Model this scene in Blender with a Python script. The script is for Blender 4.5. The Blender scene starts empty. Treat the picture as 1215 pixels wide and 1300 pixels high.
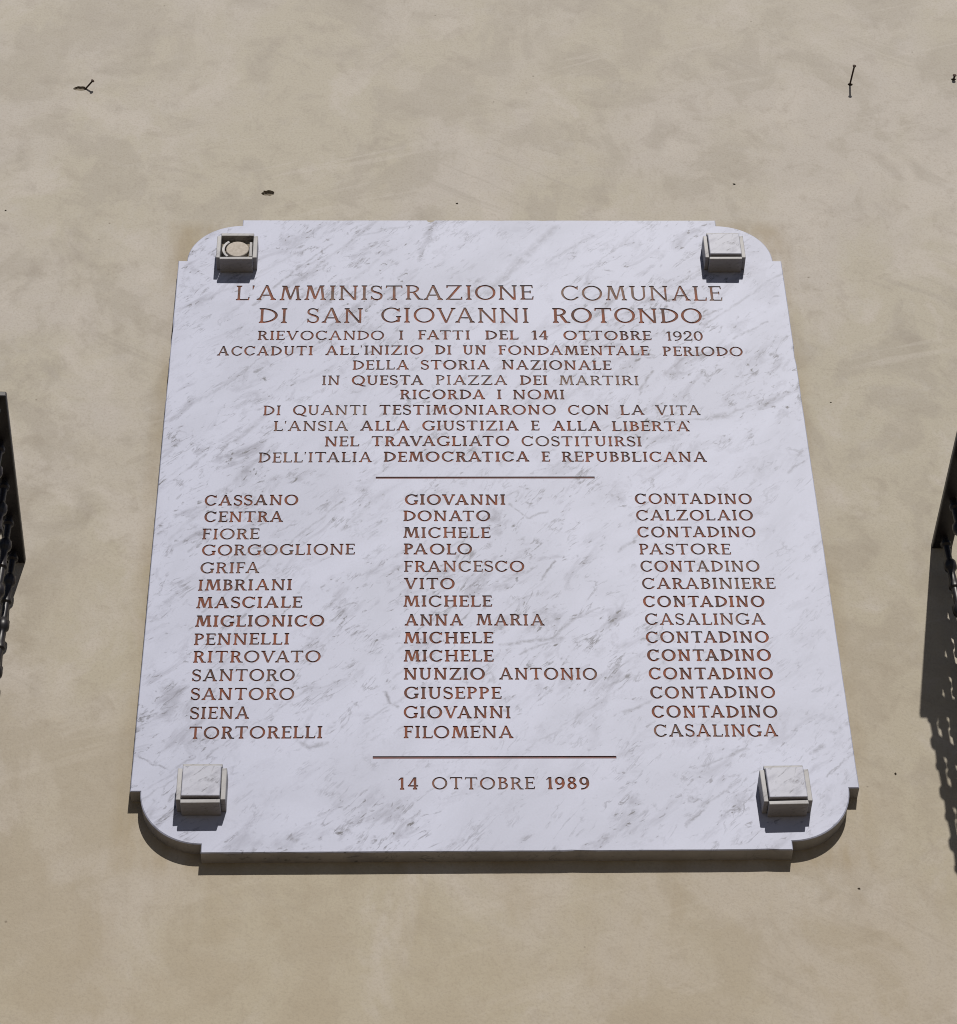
import bpy, bmesh, math, random
from mathutils import Vector, Matrix
from mathutils.geometry import delaunay_2d_cdt
random.seed(7)
SC = bpy.context.scene
COL = SC.collection
rad = math.radians

# ------------------------------------------------------------------ camera, light, exposure
LIFT = 4.96                      # height of the plaque's centre above the street, metres
cam_d = bpy.data.cameras.new('camera')
cam = bpy.data.objects.new('camera', cam_d)
COL.objects.link(cam)
cam_d.sensor_fit = 'HORIZONTAL'
cam_d.sensor_width = 36.0
cam_d.lens = 3200 / 1215 * 36.0
cam_d.clip_start = 0.05
cam_d.clip_end = 500
pitch, roll, yaw = 0.73902362, -0.02531754, 0.03436014
cp, sp = math.cos(pitch), math.sin(pitch)
fwd = Vector((math.sin(yaw) * cp, math.cos(yaw) * cp, sp))
rgt = Vector((math.cos(yaw), -math.sin(yaw), 0))
upv = rgt.cross(fwd)
r2 = rgt * math.cos(roll) + upv * math.sin(roll)
u2 = -rgt * math.sin(roll) + upv * math.cos(roll)
cam.matrix_world = Matrix(((r2.x, u2.x, -fwd.x, -0.14404), (r2.y, u2.y, -fwd.y, -3.64874),
                           (r2.z, u2.z, -fwd.z, -3.35905 + LIFT), (0, 0, 0, 1)))
SC.camera = cam

SUN_TO = Vector((0.168, -1.0, 0.87)).normalized()      # from the wall towards the sun
elev = math.asin(SUN_TO.z)
azim = math.atan2(SUN_TO.x, SUN_TO.y)
world = bpy.data.worlds.new('World')
SC.world = world
world.use_nodes = True
wn = world.node_tree
bg = wn.nodes['Background']
sky = wn.nodes.new('ShaderNodeTexSky')
sky.sky_type = 'NISHITA'
sky.sun_disc = False
sky.sun_elevation = elev
sky.sun_rotation = azim
sky.altitude = 600
sky.air_density = 0.4
sky.dust_density = 0.4
sky.ozone_density = 0.6
wn.links.new(sky.outputs['Color'], bg.inputs['Color'])
bg.inputs['Strength'].default_value = 0.05
sun_d = bpy.data.lights.new('sun', 'SUN')
sun_d.energy = 5.0
sun_d.angle = rad(0.5)
sun_d.color = (1.0, 0.95, 0.88)
sun = bpy.data.objects.new('sun', sun_d)
COL.objects.link(sun)
sun.location = SUN_TO * 12
sun.rotation_euler = SUN_TO.to_track_quat('Z', 'Y').to_euler()
SC.view_settings.view_transform = 'Standard'
SC.view_settings.look = 'None'
SC.view_settings.exposure = 0.30
SC.view_settings.gamma = 1.0
SC.cycles.filter_width = 1.05
SC.view_settings.use_curve_mapping = False

# ------------------------------------------------------------------ helpers
def link(name, mesh, mat=None, parent=None, loc=(0, 0, 0)):
    o = bpy.data.objects.new(name, mesh)
    COL.objects.link(o)
    o.parent = parent
    o.location = loc
    if mat:
        for m in (mat if isinstance(mat, (list, tuple)) else [mat]):
            mesh.materials.append(m)
    return o

def from_bm(name, bm, mat=None, parent=None, loc=(0, 0, 0), smooth=None):
    bmesh.ops.recalc_face_normals(bm, faces=bm.faces)
    me = bpy.data.meshes.new(name)
    bm.to_mesh(me)
    bm.free()
    if smooth is not None:
        me.polygons.foreach_set('use_smooth', [True] * len(me.polygons))
        me.set_sharp_from_angle(angle=rad(smooth))
    return link(name, me, mat, parent, loc)

def empty(name, loc, label, cat, group=None):
    o = bpy.data.objects.new(name, None)
    COL.objects.link(o)
    o.location = loc
    o.empty_display_size = 0.05
    tag(o, label, cat, group)
    return o

def tag(o, label, cat, group=None):
    o['label'] = label
    o['category'] = cat
    if group:
        o['group'] = group

def add_box(bm, x0, x1, y0, y1, z0, z1, bevel=0.0, jitter=0.0):
    b = bmesh.new()
    v = [b.verts.new((x + random.uniform(-jitter, jitter), y + random.uniform(-jitter, jitter),
                      z + random.uniform(-jitter, jitter)))
         for x in (x0, x1) for y in (y0, y1) for z in (z0, z1)]
    for f in ((0, 1, 3, 2), (4, 6, 7, 5), (0, 4, 5, 1), (2, 3, 7, 6), (0, 2, 6, 4), (1, 5, 7, 3)):
        b.faces.new([v[i] for i in f])
    bmesh.ops.recalc_face_normals(b, faces=b.faces)
    if bevel:
        bmesh.ops.bevel(b, geom=list(b.edges), offset=bevel, segments=2, affect='EDGES', profile=0.5)
    me = bpy.data.meshes.new('t')
    b.to_mesh(me)
    b.free()
    bm.from_mesh(me)
    bpy.data.meshes.remove(me)

def add_lathe(bm, profile, segs=14, base=Vector((0, 0, 0)), axis=Vector((0, 0, 1))):
    """profile: (distance along the axis, radius)"""
    axis = axis.normalized()
    a = axis.orthogonal().normalized()
    b = axis.cross(a)
    rings = []
    for h, r in profile:
        rings.append([bm.verts.new(base + axis * h + (a * math.cos(2 * math.pi * k / segs) +
                      b * math.sin(2 * math.pi * k / segs)) * r) for k in range(segs)])
    for p, q in zip(rings, rings[1:]):
        for k in range(segs):
            bm.faces.new((p[k], p[(k + 1) % segs], q[(k + 1) % segs], q[k]))
    bm.faces.new(rings[0][::-1])
    bm.faces.new(rings[-1])

def add_tube(bm, pts, r, segs=8):
    pts = [Vector(p) for p in pts]
    rr = r if isinstance(r, (list, tuple)) else [r] * len(pts)
    prev = None
    t0 = (pts[1] - pts[0]).normalized()
    n = t0.orthogonal().normalized()
    for i, p in enumerate(pts):
        t = (pts[min(i + 1, len(pts) - 1)] - pts[max(i - 1, 0)]).normalized()
        n = (n - t * n.dot(t)).normalized()
        b = t.cross(n)
        ring = [bm.verts.new(p + (n * math.cos(2 * math.pi * k / segs) + b * math.sin(2 * math.pi * k / segs)) * rr[i])
                for k in range(segs)]
        if prev:
            for k in range(segs):
                bm.faces.new((prev[k], prev[(k + 1) % segs], ring[(k + 1) % segs], ring[k]))
        else:
            bm.faces.new(ring[::-1])
        prev = ring
    bm.faces.new(prev)

# ------------------------------------------------------------------ materials
class NT:
    def __init__(self, name):
        self.m = bpy.data.materials.new(name)
        self.m.use_nodes = True
        self.t = self.m.node_tree
        self.b = self.t.nodes['Principled BSDF']
    def n(self, kind, **kw):
        node = self.t.nodes.new(kind)
        for k, v in kw.items():
            if k in node.inputs.keys():
                node.inputs[k].default_value = v
            else:
                setattr(node, k, v)
        return node
    def l(self, a, b):
        self.t.links.new(a, b)
    def coords(self, rot=(0, 0, 0), scale=(1, 1, 1), loc=(0, 0, 0)):
        tc = self.n('ShaderNodeTexCoord')
        mp = self.n('ShaderNodeMapping')
        mp.inputs['Rotation'].default_value = rot
        mp.inputs['Scale'].default_value = scale
        mp.inputs['Location'].default_value = loc
        self.l(tc.outputs['Object'], mp.inputs['Vector'])
        return mp.outputs['Vector']
    def rotated(self, ang, scale, loc=(0, 0, 0)):
        """object coordinates turned by ang in the wall plane, then stretched"""
        a = self.coords(rot=(0, ang, 0))
        mp = self.n('ShaderNodeMapping')
        mp.inputs['Scale'].default_value = scale
        mp.inputs['Location'].default_value = loc
        self.l(a, mp.inputs['Vector'])
        return mp.outputs['Vector']
    def noise(self, vec, scale, detail=4, rough=0.55, dist=0.0):
        nd = self.n('ShaderNodeTexNoise', Scale=scale, Detail=detail, Roughness=rough, Distortion=dist)
        self.l(vec, nd.inputs['Vector'])
        return nd.outputs['Fac']
    def ramp(self, fac, stops, interp='LINEAR'):
        r = self.n('ShaderNodeValToRGB')
        r.color_ramp.interpolation = interp
        while len(r.color_ramp.elements) < len(stops):
            r.color_ramp.elements.new(0.5)
        for e, (p, c) in zip(r.color_ramp.elements, stops):
            e.position = p
            e.color = (c, c, c, 1) if not isinstance(c, tuple) else (*c, 1)
        self.l(fac, r.inputs['Fac'])
        return r.outputs['Color']
    def math(self, op, a, b=None, c=None, clamp=False):
        nd = self.n('ShaderNodeMath', operation=op, use_clamp=clamp)
        for i, v in enumerate((a, b, c)):
            if v is None:
                continue
            if isinstance(v, (int, float)):
                nd.inputs[i].default_value = v
            else:
                self.l(v, nd.inputs[i])
        return nd.outputs[0]
    def mix(self, fac, a, b, blend='MIX'):
        nd = self.n('ShaderNodeMix', data_type='RGBA', blend_type=blend)
        for key, v in ((0, fac), (6, a), (7, b)):
            if isinstance(v, (int, float)):
                nd.inputs[key].default_value = v
            elif isinstance(v, tuple):
                nd.inputs[key].default_value = (*v, 1)
            else:
                self.l(v, nd.inputs[key])
        return nd.outputs[2]
    def bump(self, h, strength, dist, chain=None):
        nd = self.n('ShaderNodeBump', Strength=strength, Distance=dist)
        self.l(h, nd.inputs['Height'])
        if chain is not None:
            self.l(chain, nd.inputs['Normal'])
        return nd.outputs['Normal']
    def out(self, color=None, rough=None, normal=None, spec=None):
        if color is not None:
            if isinstance(color, tuple):
                self.b.inputs['Base Color'].default_value = (*color, 1)
            else:
                self.l(color, self.b.inputs['Base Color'])
        if rough is not None:
            if isinstance(rough, (int, float)):
                self.b.inputs['Roughness'].default_value = rough
            else:
                self.l(rough, self.b.inputs['Roughness'])
        if normal is not None:
            self.l(normal, self.b.inputs['Normal'])
        if spec is not None:
            self.b.inputs['Specular IOR Level'].default_value = spec
        return self.m

def marble(name, base=(0.274, 0.290, 0.374), strength=1.15, shift=(0, 0, 0), grime=0.0, veins=()):
    t = NT(name)
    A = rad(48)
    cloud = t.noise(t.rotated(A, (1.0, 2, 1.9), shift), 3.0, 5, 0.6, 0.6)
    col = t.mix(t.ramp(cloud, [(0.40, 0.0), (0.64, 1.0)]), base, tuple(c * 0.88 for c in base))
    # soft grey smears rising to the right, in patches
    patch = t.ramp(t.noise(t.rotated(A, (1, 1.5, 1.5), shift), 2.6, 3, 0.5, 0.5), [(0.42, 0.0), (0.60, 1.0)])
    sm = t.noise(t.rotated(rad(44), (4.4, 10, 10), shift), 2.2, 6, 0.68, 0.6)
    smv = t.ramp(sm, [(0.52, 0.0), (0.72, 1.0)])
    col = t.mix(t.math('MULTIPLY', smv, t.math('MULTIPLY', t.math('ADD', t.math('MULTIPLY', patch, 0.7), 0.3), 0.85 * strength)), col, (0.118, 0.122, 0.165))
    # thin broken veins
    for ang, sc, w, k in ((43, (3.6, 15, 15), 0.015, 0.9), (55, (3.6, 16, 16), 0.012, 0.7)):
        nz = t.noise(t.rotated(rad(ang), sc, (3.1 * k + shift[0], 0, 7.7 * k)), 1.7, 5, 0.60, 0.45)
        d = t.math('ABSOLUTE', t.math('SUBTRACT', nz, 0.5))
        v = t.ramp(d, [(0.0, 1.0), (w * 1.7, 0.0)])
        gate = t.ramp(t.noise(t.rotated(rad(ang), (9, 9, 9), (k * 9, 0, 1)), 1.9, 4, 0.6), [(0.52, 0.0), (0.64, 1.0)])
        v = t.math('MULTIPLY', t.math('MULTIPLY', v, gate), t.math('ADD', t.math('MULTIPLY', patch, 0.60 * strength * k), 0.30 * strength))
        col = t.mix(v, col, (0.058, 0.059, 0.080))
    # dark grains strung along the veins
    sp_ = t.noise(t.rotated(rad(40), (28, 62, 62), shift), 1.6, 3, 0.58, 0.6)
    v = t.ramp(sp_, [(0.605, 0.0), (0.68, 1.0)])
    col = t.mix(t.math('MULTIPLY', v, t.math('MULTIPLY', t.ramp(sm, [(0.45, 0.0), (0.58, 1.0)]), t.math('MULTIPLY_ADD', patch, 0.72 * strength, 0.28 * strength))), col, (0.042, 0.042, 0.056))
    if veins:
        # the veins one can point to, each a ragged streak with its own place in the stone
        w3 = t.n('ShaderNodeTexNoise', Scale=26.0, Detail=4.0, Roughness=0.65)
        t.l(t.coords(), w3.inputs['Vector'])
        off = t.n('ShaderNodeVectorMath', operation='MULTIPLY_ADD')
        t.l(w3.outputs['Color'], off.inputs[0])
        off.inputs[1].default_value = (0.022, 0.022, 0.022)
        off.inputs[2].default_value = (-0.011, -0.011, -0.011)
        wv = t.n('ShaderNodeVectorMath', operation='ADD')
        t.l(t.coords(), wv.inputs[0]); t.l(off.outputs[0], wv.inputs[1])
        sx = t.n('ShaderNodeSeparateXYZ'); t.l(wv.outputs[0], sx.inputs[0])
        X, Z = sx.outputs['X'], sx.outputs['Z']
        brk = t.ramp(t.noise(t.rotated(A, (60, 90, 90), (2, 2, 2)), 1.0, 4, 0.65), [(0.36, 0.15), (0.56, 1.0)])
        acc = None
        for xa, za, xb, zb, wd, st in veins:
            dx, dz = xb - xa, zb - za
            L2 = dx * dx + dz * dz
            px, pz = t.math('SUBTRACT', X, xa), t.math('SUBTRACT', Z, za)
            h = t.math('MULTIPLY_ADD', pz, dz / L2, t.math('MULTIPLY', px, dx / L2), clamp=True)
            ex, ez = t.math('MULTIPLY_ADD', h, -dx, px), t.math('MULTIPLY_ADD', h, -dz, pz)
            d = t.math('SQRT', t.math('ADD', t.math('MULTIPLY', ex, ex), t.math('MULTIPLY', ez, ez)))
            v = t.math('MULTIPLY', t.math('MULTIPLY_ADD', d, -1.0 / (wd * 1.25), 1.15, clamp=True), st)
            acc = v if acc is None else t.math('MAXIMUM', acc, v)
        col = t.mix(t.math('MULTIPLY', acc, brk), col, (0.062, 0.063, 0.084))
    fine = t.noise(t.coords(), 240, 3, 0.6)
    col = t.mix(t.ramp(fine, [(0.3, 0.10), (0.7, 0.0)]), col, (0.15, 0.15, 0.165))
    if grime:
        g = t.noise(t.coords(loc=(1, 4, 2)), 14, 5, 0.65)
        col = t.mix(t.math('MULTIPLY', t.ramp(g, [(0.30, 0.25), (0.65, 1.0)]), grime), col, (0.095, 0.088, 0.078))
    nrm = t.bump(fine, 0.12, 0.0006)
    return t.out(col, 0.55, nrm, 0.3)

VEINS = [(-0.483, 0.560, -0.403, 0.666, 0.0034, 0.55), (-0.403, 0.666, -0.324, 0.752, 0.0028, 0.50), (0.011, 0.599, 0.165, 0.811, 0.0101, 0.38),
         (0.014, -0.367, 0.112, -0.354, 0.0039, 0.60), (0.112, -0.354, 0.156, -0.306, 0.0039, 0.65), (0.052, -0.390, 0.130, -0.352, 0.0034, 0.50),
         (0.156, -0.306, 0.205, -0.279, 0.0023, 0.40), (0.044, -0.011, 0.077, -0.049, 0.0028, 0.50), (0.077, -0.049, 0.117, -0.030, 0.0028, 0.50),
         (0.096, -0.210, 0.127, -0.160, 0.0029, 0.75), (-0.200, -0.482, -0.191, -0.506, 0.0039, 0.75), (-0.191, -0.506, -0.177, -0.515, 0.0034, 0.70),
         (0.350, 0.220, 0.462, 0.220, 0.0034, 0.40), (0.455, 0.225, 0.497, 0.236, 0.0079, 0.60), (0.497, 0.236, 0.542, 0.260, 0.0034, 0.40),
         (0.320, 0.306, 0.350, 0.364, 0.0034, 0.65), (0.332, -0.786, 0.378, -0.732, 0.0028, 0.65), (0.378, -0.732, 0.438, -0.682, 0.0028, 0.40),
         (-0.640, -0.622, -0.584, -0.657, 0.0020, 0.55), (-0.583, -0.662, -0.540, -0.621, 0.0028, 0.40), (-0.350, -0.595, -0.333, -0.608, 0.0045, 0.55),
         (-0.333, -0.608, -0.305, -0.595, 0.0034, 0.50), (-0.364, -0.797, -0.351, -0.808, 0.0045, 0.60), (0.561, 0.249, 0.606, 0.294, 0.0034, 0.55),
         (0.355, -0.656, 0.459, -0.612, 0.0028, 0.45), (0.572, -0.622, 0.596, -0.609, 0.0045, 0.55), (0.595, -0.675, 0.648, -0.622, 0.0020, 0.50),
         (-0.501, 0.162, -0.433, 0.251, 0.0068, 0.30), (-0.603, 0.075, -0.559, 0.123, 0.0034, 0.40), (-0.579, -0.133, -0.547, -0.101, 0.0034, 0.40),
         (0.474, 0.679, 0.556, 0.734, 0.0068, 0.30), (0.386, -0.717, 0.332, -0.781, 0.0023, 0.40), (-0.124, -0.254, -0.033, -0.195, 0.0056, 0.25),
         (0.250, -0.136, 0.307, -0.079, 0.0034, 0.45), (0.209, -0.469, 0.255, -0.444, 0.0034, 0.50), (0.242, -0.530, 0.287, -0.503, 0.0045, 0.45),
         (-0.093, -0.135, -0.047, -0.106, 0.0034, 0.35), (-0.273, 0.780, -0.153, 0.816, 0.0034, 0.30), (0.462, 0.525, 0.506, 0.550, 0.0028, 0.60),
         (0.523, 0.458, 0.603, 0.511, 0.0028, 0.45), (0.600, 0.072, 0.635, 0.105, 0.0034, 0.50), (0.416, 0.579, 0.461, 0.616, 0.0034, 0.35)]
vr = random.Random(5)
for k in range(20):                      # long faint veins that cross the slab on the same slant
    x, z, a, L = vr.uniform(-.65, .5), vr.uniform(-.8, .7), rad(vr.uniform(38, 54)), vr.uniform(.12, .42)
    VEINS.append((x, z, x + math.cos(a) * L, z + math.sin(a) * L, vr.uniform(.0016, .0045), vr.uniform(.18, .42)))
M_MARBLE = marble('carrara_marble', veins=VEINS)
M_EDGE = marble('weathered_marble_edge', base=(0.29, 0.285, 0.29), strength=0.8, grime=0.40)
M_COVER = marble('cover_marble', base=(0.275, 0.285, 0.345), strength=1.0, shift=(4.3, 1.0, 2.2), grime=0.08)
M_BRACKET = marble('bracket_marble', base=(0.285, 0.285, 0.300), strength=0.8, shift=(4.3, 1.0, 2.2), grime=0.42)

def plaster():
    t = NT('lime_plaster')
    c = t.coords()
    big = t.noise(t.coords(scale=(1, 1, 0.75)), 1.9, 6, 0.62, 0.4)
    mid = t.noise(t.coords(scale=(1, 1, 0.8), loc=(3, 0, 5)), 4.6, 7, 0.62, 0.5)
    mid2 = t.noise(t.rotated(rad(-25), (1, 1, 1.15), (7, 0, 1)), 6.8, 6, 0.62, 0.6)
    sml = t.noise(t.coords(loc=(9, 0, 2)), 17, 6, 0.66, 0.5)
    # two coats: a pinkish grey one and a more ochre one, showing in patches
    col = t.mix(t.ramp(big, [(0.42, 0.0), (0.55, 1.0)]), (0.280, 0.258, 0.234), (0.268, 0.247, 0.204))
    col = t.mix(t.math('MULTIPLY', t.ramp(mid, [(0.51, 0.0), (0.57, 1.0)]), 0.62), col, (0.222, 0.202, 0.172))
    col = t.mix(t.math('MULTIPLY', t.ramp(mid, [(0.37, 1.0), (0.45, 0.0)]), 0.72), col, (0.308, 0.284, 0.258))
    col = t.mix(t.math('MULTIPLY', t.ramp(mid2, [(0.56, 0.0), (0.68, 1.0)]), 0.50), col, (0.192, 0.172, 0.148))
    col = t.mix(t.math('MULTIPLY', t.ramp(mid2, [(0.33, 1.0), (0.42, 0.0)]), 0.35), col, (0.300, 0.275, 0.235))
    col = t.mix(t.math('MULTIPLY', t.ramp(sml, [(0.55, 0.0), (0.68, 1.0)]), 0.36), col, (0.178, 0.155, 0.128))
    col = t.mix(t.math('MULTIPLY', t.ramp(sml, [(0.30, 1.0), (0.45, 0.0)]), 0.28), col, (0.300, 0.284, 0.268))
    # faint pale and dark strokes left by the trowel
    for ang, sc, k, cc in ((18, (1.2, 1, 16), 3.0, (0.325, 0.302, 0.275)), (-32, (1.6, 1, 18), 2.6, (0.200, 0.182, 0.158))):
        tw = t.noise(t.rotated(rad(ang), sc, (k, 0, 2 * k)), 2.4, 3, 0.5, 0.6)
        gate = t.ramp(t.noise(t.coords(loc=(k, 1, 9)), 2.3, 3, 0.5), [(0.50, 0.0), (0.62, 1.0)])
        col = t.mix(t.math('MULTIPLY', t.math('MULTIPLY', t.ramp(tw, [(0.57, 0.0), (0.66, 1.0)]), gate), 0.34), col, cc)
    sep = t.n('ShaderNodeSeparateXYZ')
    t.l(c, sep.inputs[0])
    # the top of the wall has bleached paler
    hi = t.math('MULTIPLY', t.math('ADD', sep.outputs['Z'], 0.2), 0.16, clamp=True)
    col = t.mix(hi, col, (0.335, 0.316, 0.292))
    # the lower wall is a touch more ochre, weathered from splashing rain
    low = t.math('MULTIPLY', t.math('SUBTRACT', 0.3, sep.outputs['Z']), 0.45, clamp=True)
    low = t.math('MULTIPLY', low, t.ramp(mid, [(0.30, 0.35), (0.60, 1.0)]))
    col = t.mix(low, col, (0.248, 0.212, 0.155))
    # rusty-ochre run-off below the slab's edges
    st = t.noise(t.coords(scale=(3, 1, 1), loc=(1, 0, 0)), 3.5, 4, 0.6, 0.3)
    band = t.math('SUBTRACT', 1.0, t.math('MULTIPLY', t.math('ABSOLUTE', t.math('ADD', sep.outputs['Z'], 0.93)), 5.0), clamp=True)
    col = t.mix(t.math('MULTIPLY', t.math('MULTIPLY', band, t.ramp(st, [(0.50, 0.0), (0.66, 1.0)])), 0.22), col, (0.19, 0.15, 0.095))
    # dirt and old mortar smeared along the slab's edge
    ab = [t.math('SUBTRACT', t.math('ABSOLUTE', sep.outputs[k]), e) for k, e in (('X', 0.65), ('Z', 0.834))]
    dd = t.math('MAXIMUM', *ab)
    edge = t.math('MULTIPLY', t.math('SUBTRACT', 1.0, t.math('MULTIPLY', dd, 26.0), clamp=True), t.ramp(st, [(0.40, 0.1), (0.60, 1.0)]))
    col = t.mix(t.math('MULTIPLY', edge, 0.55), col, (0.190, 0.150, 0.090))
    # grain and pinholes
    gr = t.noise(c, 190, 4, 0.7)
    col = t.mix(t.ramp(gr, [(0.32, 0.26), (0.52, 0.0)]), col, (0.155, 0.132, 0.105))
    pin = t.n('ShaderNodeTexVoronoi', Scale=24.0)
    t.l(c, pin.inputs['Vector'])
    pm = t.ramp(pin.outputs['Distance'], [(0.035, 1.0), (0.07, 0.0)])
    sel = t.math('GREATER_THAN', t.noise(t.coords(loc=(5, 5, 5)), 4.0, 2), 0.60)
    col = t.mix(t.math('MULTIPLY', t.math('MULTIPLY', pm, sel), 0.55), col, (0.085, 0.07, 0.05))
    n1 = t.bump(mid, 0.22, 0.008)
    n2 = t.bump(sml, 0.22, 0.003, n1)
    n3 = t.bump(gr, 0.28, 0.0014, n2)
    return t.out(col, 0.92, n3, 0.15)

M_PLASTER = plaster()

def simple(name, a, b, scale, rough, spec=0.4, metal=0.0, bump=0.2, bdist=0.0008):
    t = NT(name)
    nz = t.noise(t.coords(), scale, 5, 0.6)
    col = t.mix(t.ramp(nz, [(0.35, 0.0), (0.65, 1.0)]), a, b)
    t.b.inputs['Metallic'].default_value = metal
    return t.out(col, rough, t.bump(nz, bump, bdist), spec)

M_IRON = simple('black_painted_iron', (0.006, 0.0055, 0.007), (0.013, 0.011, 0.013), 60, 0.42, 0.3)
M_RUST = simple('rusty_nail_iron', (0.020, 0.012, 0.010), (0.045, 0.024, 0.016), 300, 0.8, 0.2)
M_MORTAR = simple('bedding_mortar', (0.33, 0.30, 0.27), (0.26, 0.235, 0.205), 120, 0.95, 0.1, 0.0, 0.5)
M_STONE = simple('balcony_stone', (0.27, 0.25, 0.22), (0.22, 0.20, 0.175), 14, 0.85, 0.2, 0.0, 0.4, 0.003)
M_CAVITY = simple('dark_crumbled_plaster', (0.20, 0.175, 0.140), (0.085, 0.072, 0.055), 90, 0.95, 0.1, 0.0, 0.6, 0.002)

def paint():
    """worn brown paint in the cut letters; greys where it has weathered off"""
    t = NT('brown_letter_paint')
    worn = t.noise(t.coords(loc=(2.7, 0, 1.3)), 5.0, 4, 0.6, 0.4)
    fine = t.noise(t.coords(), 120, 3, 0.6)
    w = t.math('ADD', worn, t.math('MULTIPLY', t.math('SUBTRACT', fine, 0.5), 0.35))
    at = t.n('ShaderNodeAttribute', attribute_type='OBJECT', attribute_name='wear')
    patchy = t.noise(t.coords(loc=(1.1, 0, 4)), 22, 3, 0.6)
    col = t.mix(t.ramp(patchy, [(0.35, 0.0), (0.65, 1.0)]), (0.135, 0.0280, 0.0050), (0.030, 0.0080, 0.0032))
    w = t.math('ADD', w, at.outputs['Fac'])
    col = t.mix(t.ramp(w, [(0.54, 0.0), (0.76, 0.85)]), col, (0.105, 0.072, 0.056))
    return t.out(col, 0.7, None, 0.25)
M_PAINT = paint()
M_RULE = simple('red_brown_rule_paint', (0.075, 0.0075, 0.0055), (0.042, 0.0050, 0.0042), 90, 0.6, 0.3)

# ------------------------------------------------------------------ wall with its nail holes
WALL_Y = 0.031            # the slab is 31 mm thick; its face is y = 0
def blob(cx, cz, rx, rz, n=16, rough=0.26):
    return [(cx + rx * math.cos(a) * (1 + random.uniform(-rough, rough)),
             cz + rz * math.sin(a) * (1 + random.uniform(-rough, rough)))
            for a in (2 * math.pi * k / n for k in range(n))]

HOLES = [  # x, z, half width, half height, depth
    (-0.469, 0.960, 0.0145, 0.0105, 0.0075),
    (-0.918, 1.331, 0.015, 0.0085, 0.0055),
    (0.880, 1.352, 0.0065, 0.0045, 0.02),
    (1.128, 1.372, 0.006, 0.0045, 0.02),
    (-0.048, 0.925, 0.0028, 0.0028, 0.010), (0.576, 0.992, 0.0034, 0.0026, 0.010),
    (-1.045, 0.900, 0.0022, 0.0022, 0.004), (0.726, -0.648, 0.0024, 0.0026, 0.005),
    (0.630, -0.895, 0.0026, 0.0020, 0.003), (0.716, 0.300, 0.0022, 0.0014, 0.003),
]
def build_wall():
    X0, X1, Z0, Z1 = -4.5, 4.5, -LIFT, 4.5
    loops = [blob(*h[:4]) for h in HOLES]
    pts, edges = [], []
    outer = [(X0, Z0), (X1, Z0), (X1, Z1), (X0, Z1)]
    for lp in [outer] + loops:
        s = len(pts)
        pts += [Vector(p) for p in lp]
        edges += [(s + i, s + (i + 1) % len(lp)) for i in range(len(lp))]
    vs, es, fs, ov, oe, of = delaunay_2d_cdt(pts, edges, [list(range(4))] + [], 0, 1e-7)
    bm = bmesh.new()
    bv = [bm.verts.new((v.x, WALL_Y, v.y)) for v in vs]
    def inside(c):
        for lp in loops:
            k = False
            for (xa, za), (xb, zb) in zip(lp, lp[1:] + lp[:1]):
                if (za > c[1]) != (zb > c[1]) and c[0] < (xb - xa) * (c[1] - za) / (zb - za) + xa:
                    k = not k
            if k:
                return True
        return False
    for f in fs:
        c = sum((vs[i] for i in f), Vector((0, 0))) / len(f)
        if not inside(c):
            bm.faces.new([bv[i] for i in f])
    # cups behind the holes
    for lp, h in zip(loops, HOLES):
        a = [bm.verts.new((p[0], WALL_Y, p[1])) for p in lp]
        b = [bm.verts.new((h[0] + (p[0] - h[0]) * 0.75, WALL_Y + h[4] * 0.7, h[1] + (p[1] - h[1]) * 0.75)) for p in lp]
        c = bm.verts.new((h[0], WALL_Y + h[4], h[1]))
        n = len(lp)
        for i in range(n):
            f = bm.faces.new((a[i], a[(i + 1) % n], b[(i + 1) % n], b[i])); f.material_index = 1
            f = bm.faces.new((b[i], b[(i + 1) % n], c)); f.material_index = 1
    bmesh.ops.remove_doubles(bm, verts=bm.verts, dist=1e-6)
    # the wall's body behind the face
    y1 = WALL_Y + 0.35
    q = [bm.verts.new((x, y, z)) for y in (WALL_Y, y1) for x, z in outer]
    for i in range(4):
        bm.faces.new((q[i], q[(i + 1) % 4], q[4 + (i + 1) % 4], q[4 + i]))
    bm.faces.new(q[4:])
    bmesh.ops.remove_doubles(bm, verts=bm.verts, dist=1e-6)
    return bm
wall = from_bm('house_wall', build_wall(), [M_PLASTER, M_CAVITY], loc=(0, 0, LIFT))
tag(wall, 'warm grey plastered house wall behind the marble plaque', 'wall')

# the paved square the wall stands on: unseen, added to bounce warm light up
M_PAVING = simple('bounce_paving', (0.215, 0.170, 0.118), (0.165, 0.132, 0.094), 3, 0.9, 0.15, 0.0, 0.3, 0.004)
bm = bmesh.new()
v = [bm.verts.new(p) for p in ((-15, -22, 0), (15, -22, 0), (15, WALL_Y, 0), (-15, WALL_Y, 0))]
bm.faces.new(v)
square = from_bm('bounce_pavement', bm, M_PAVING)
square['kind'] = 'structure'

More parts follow.
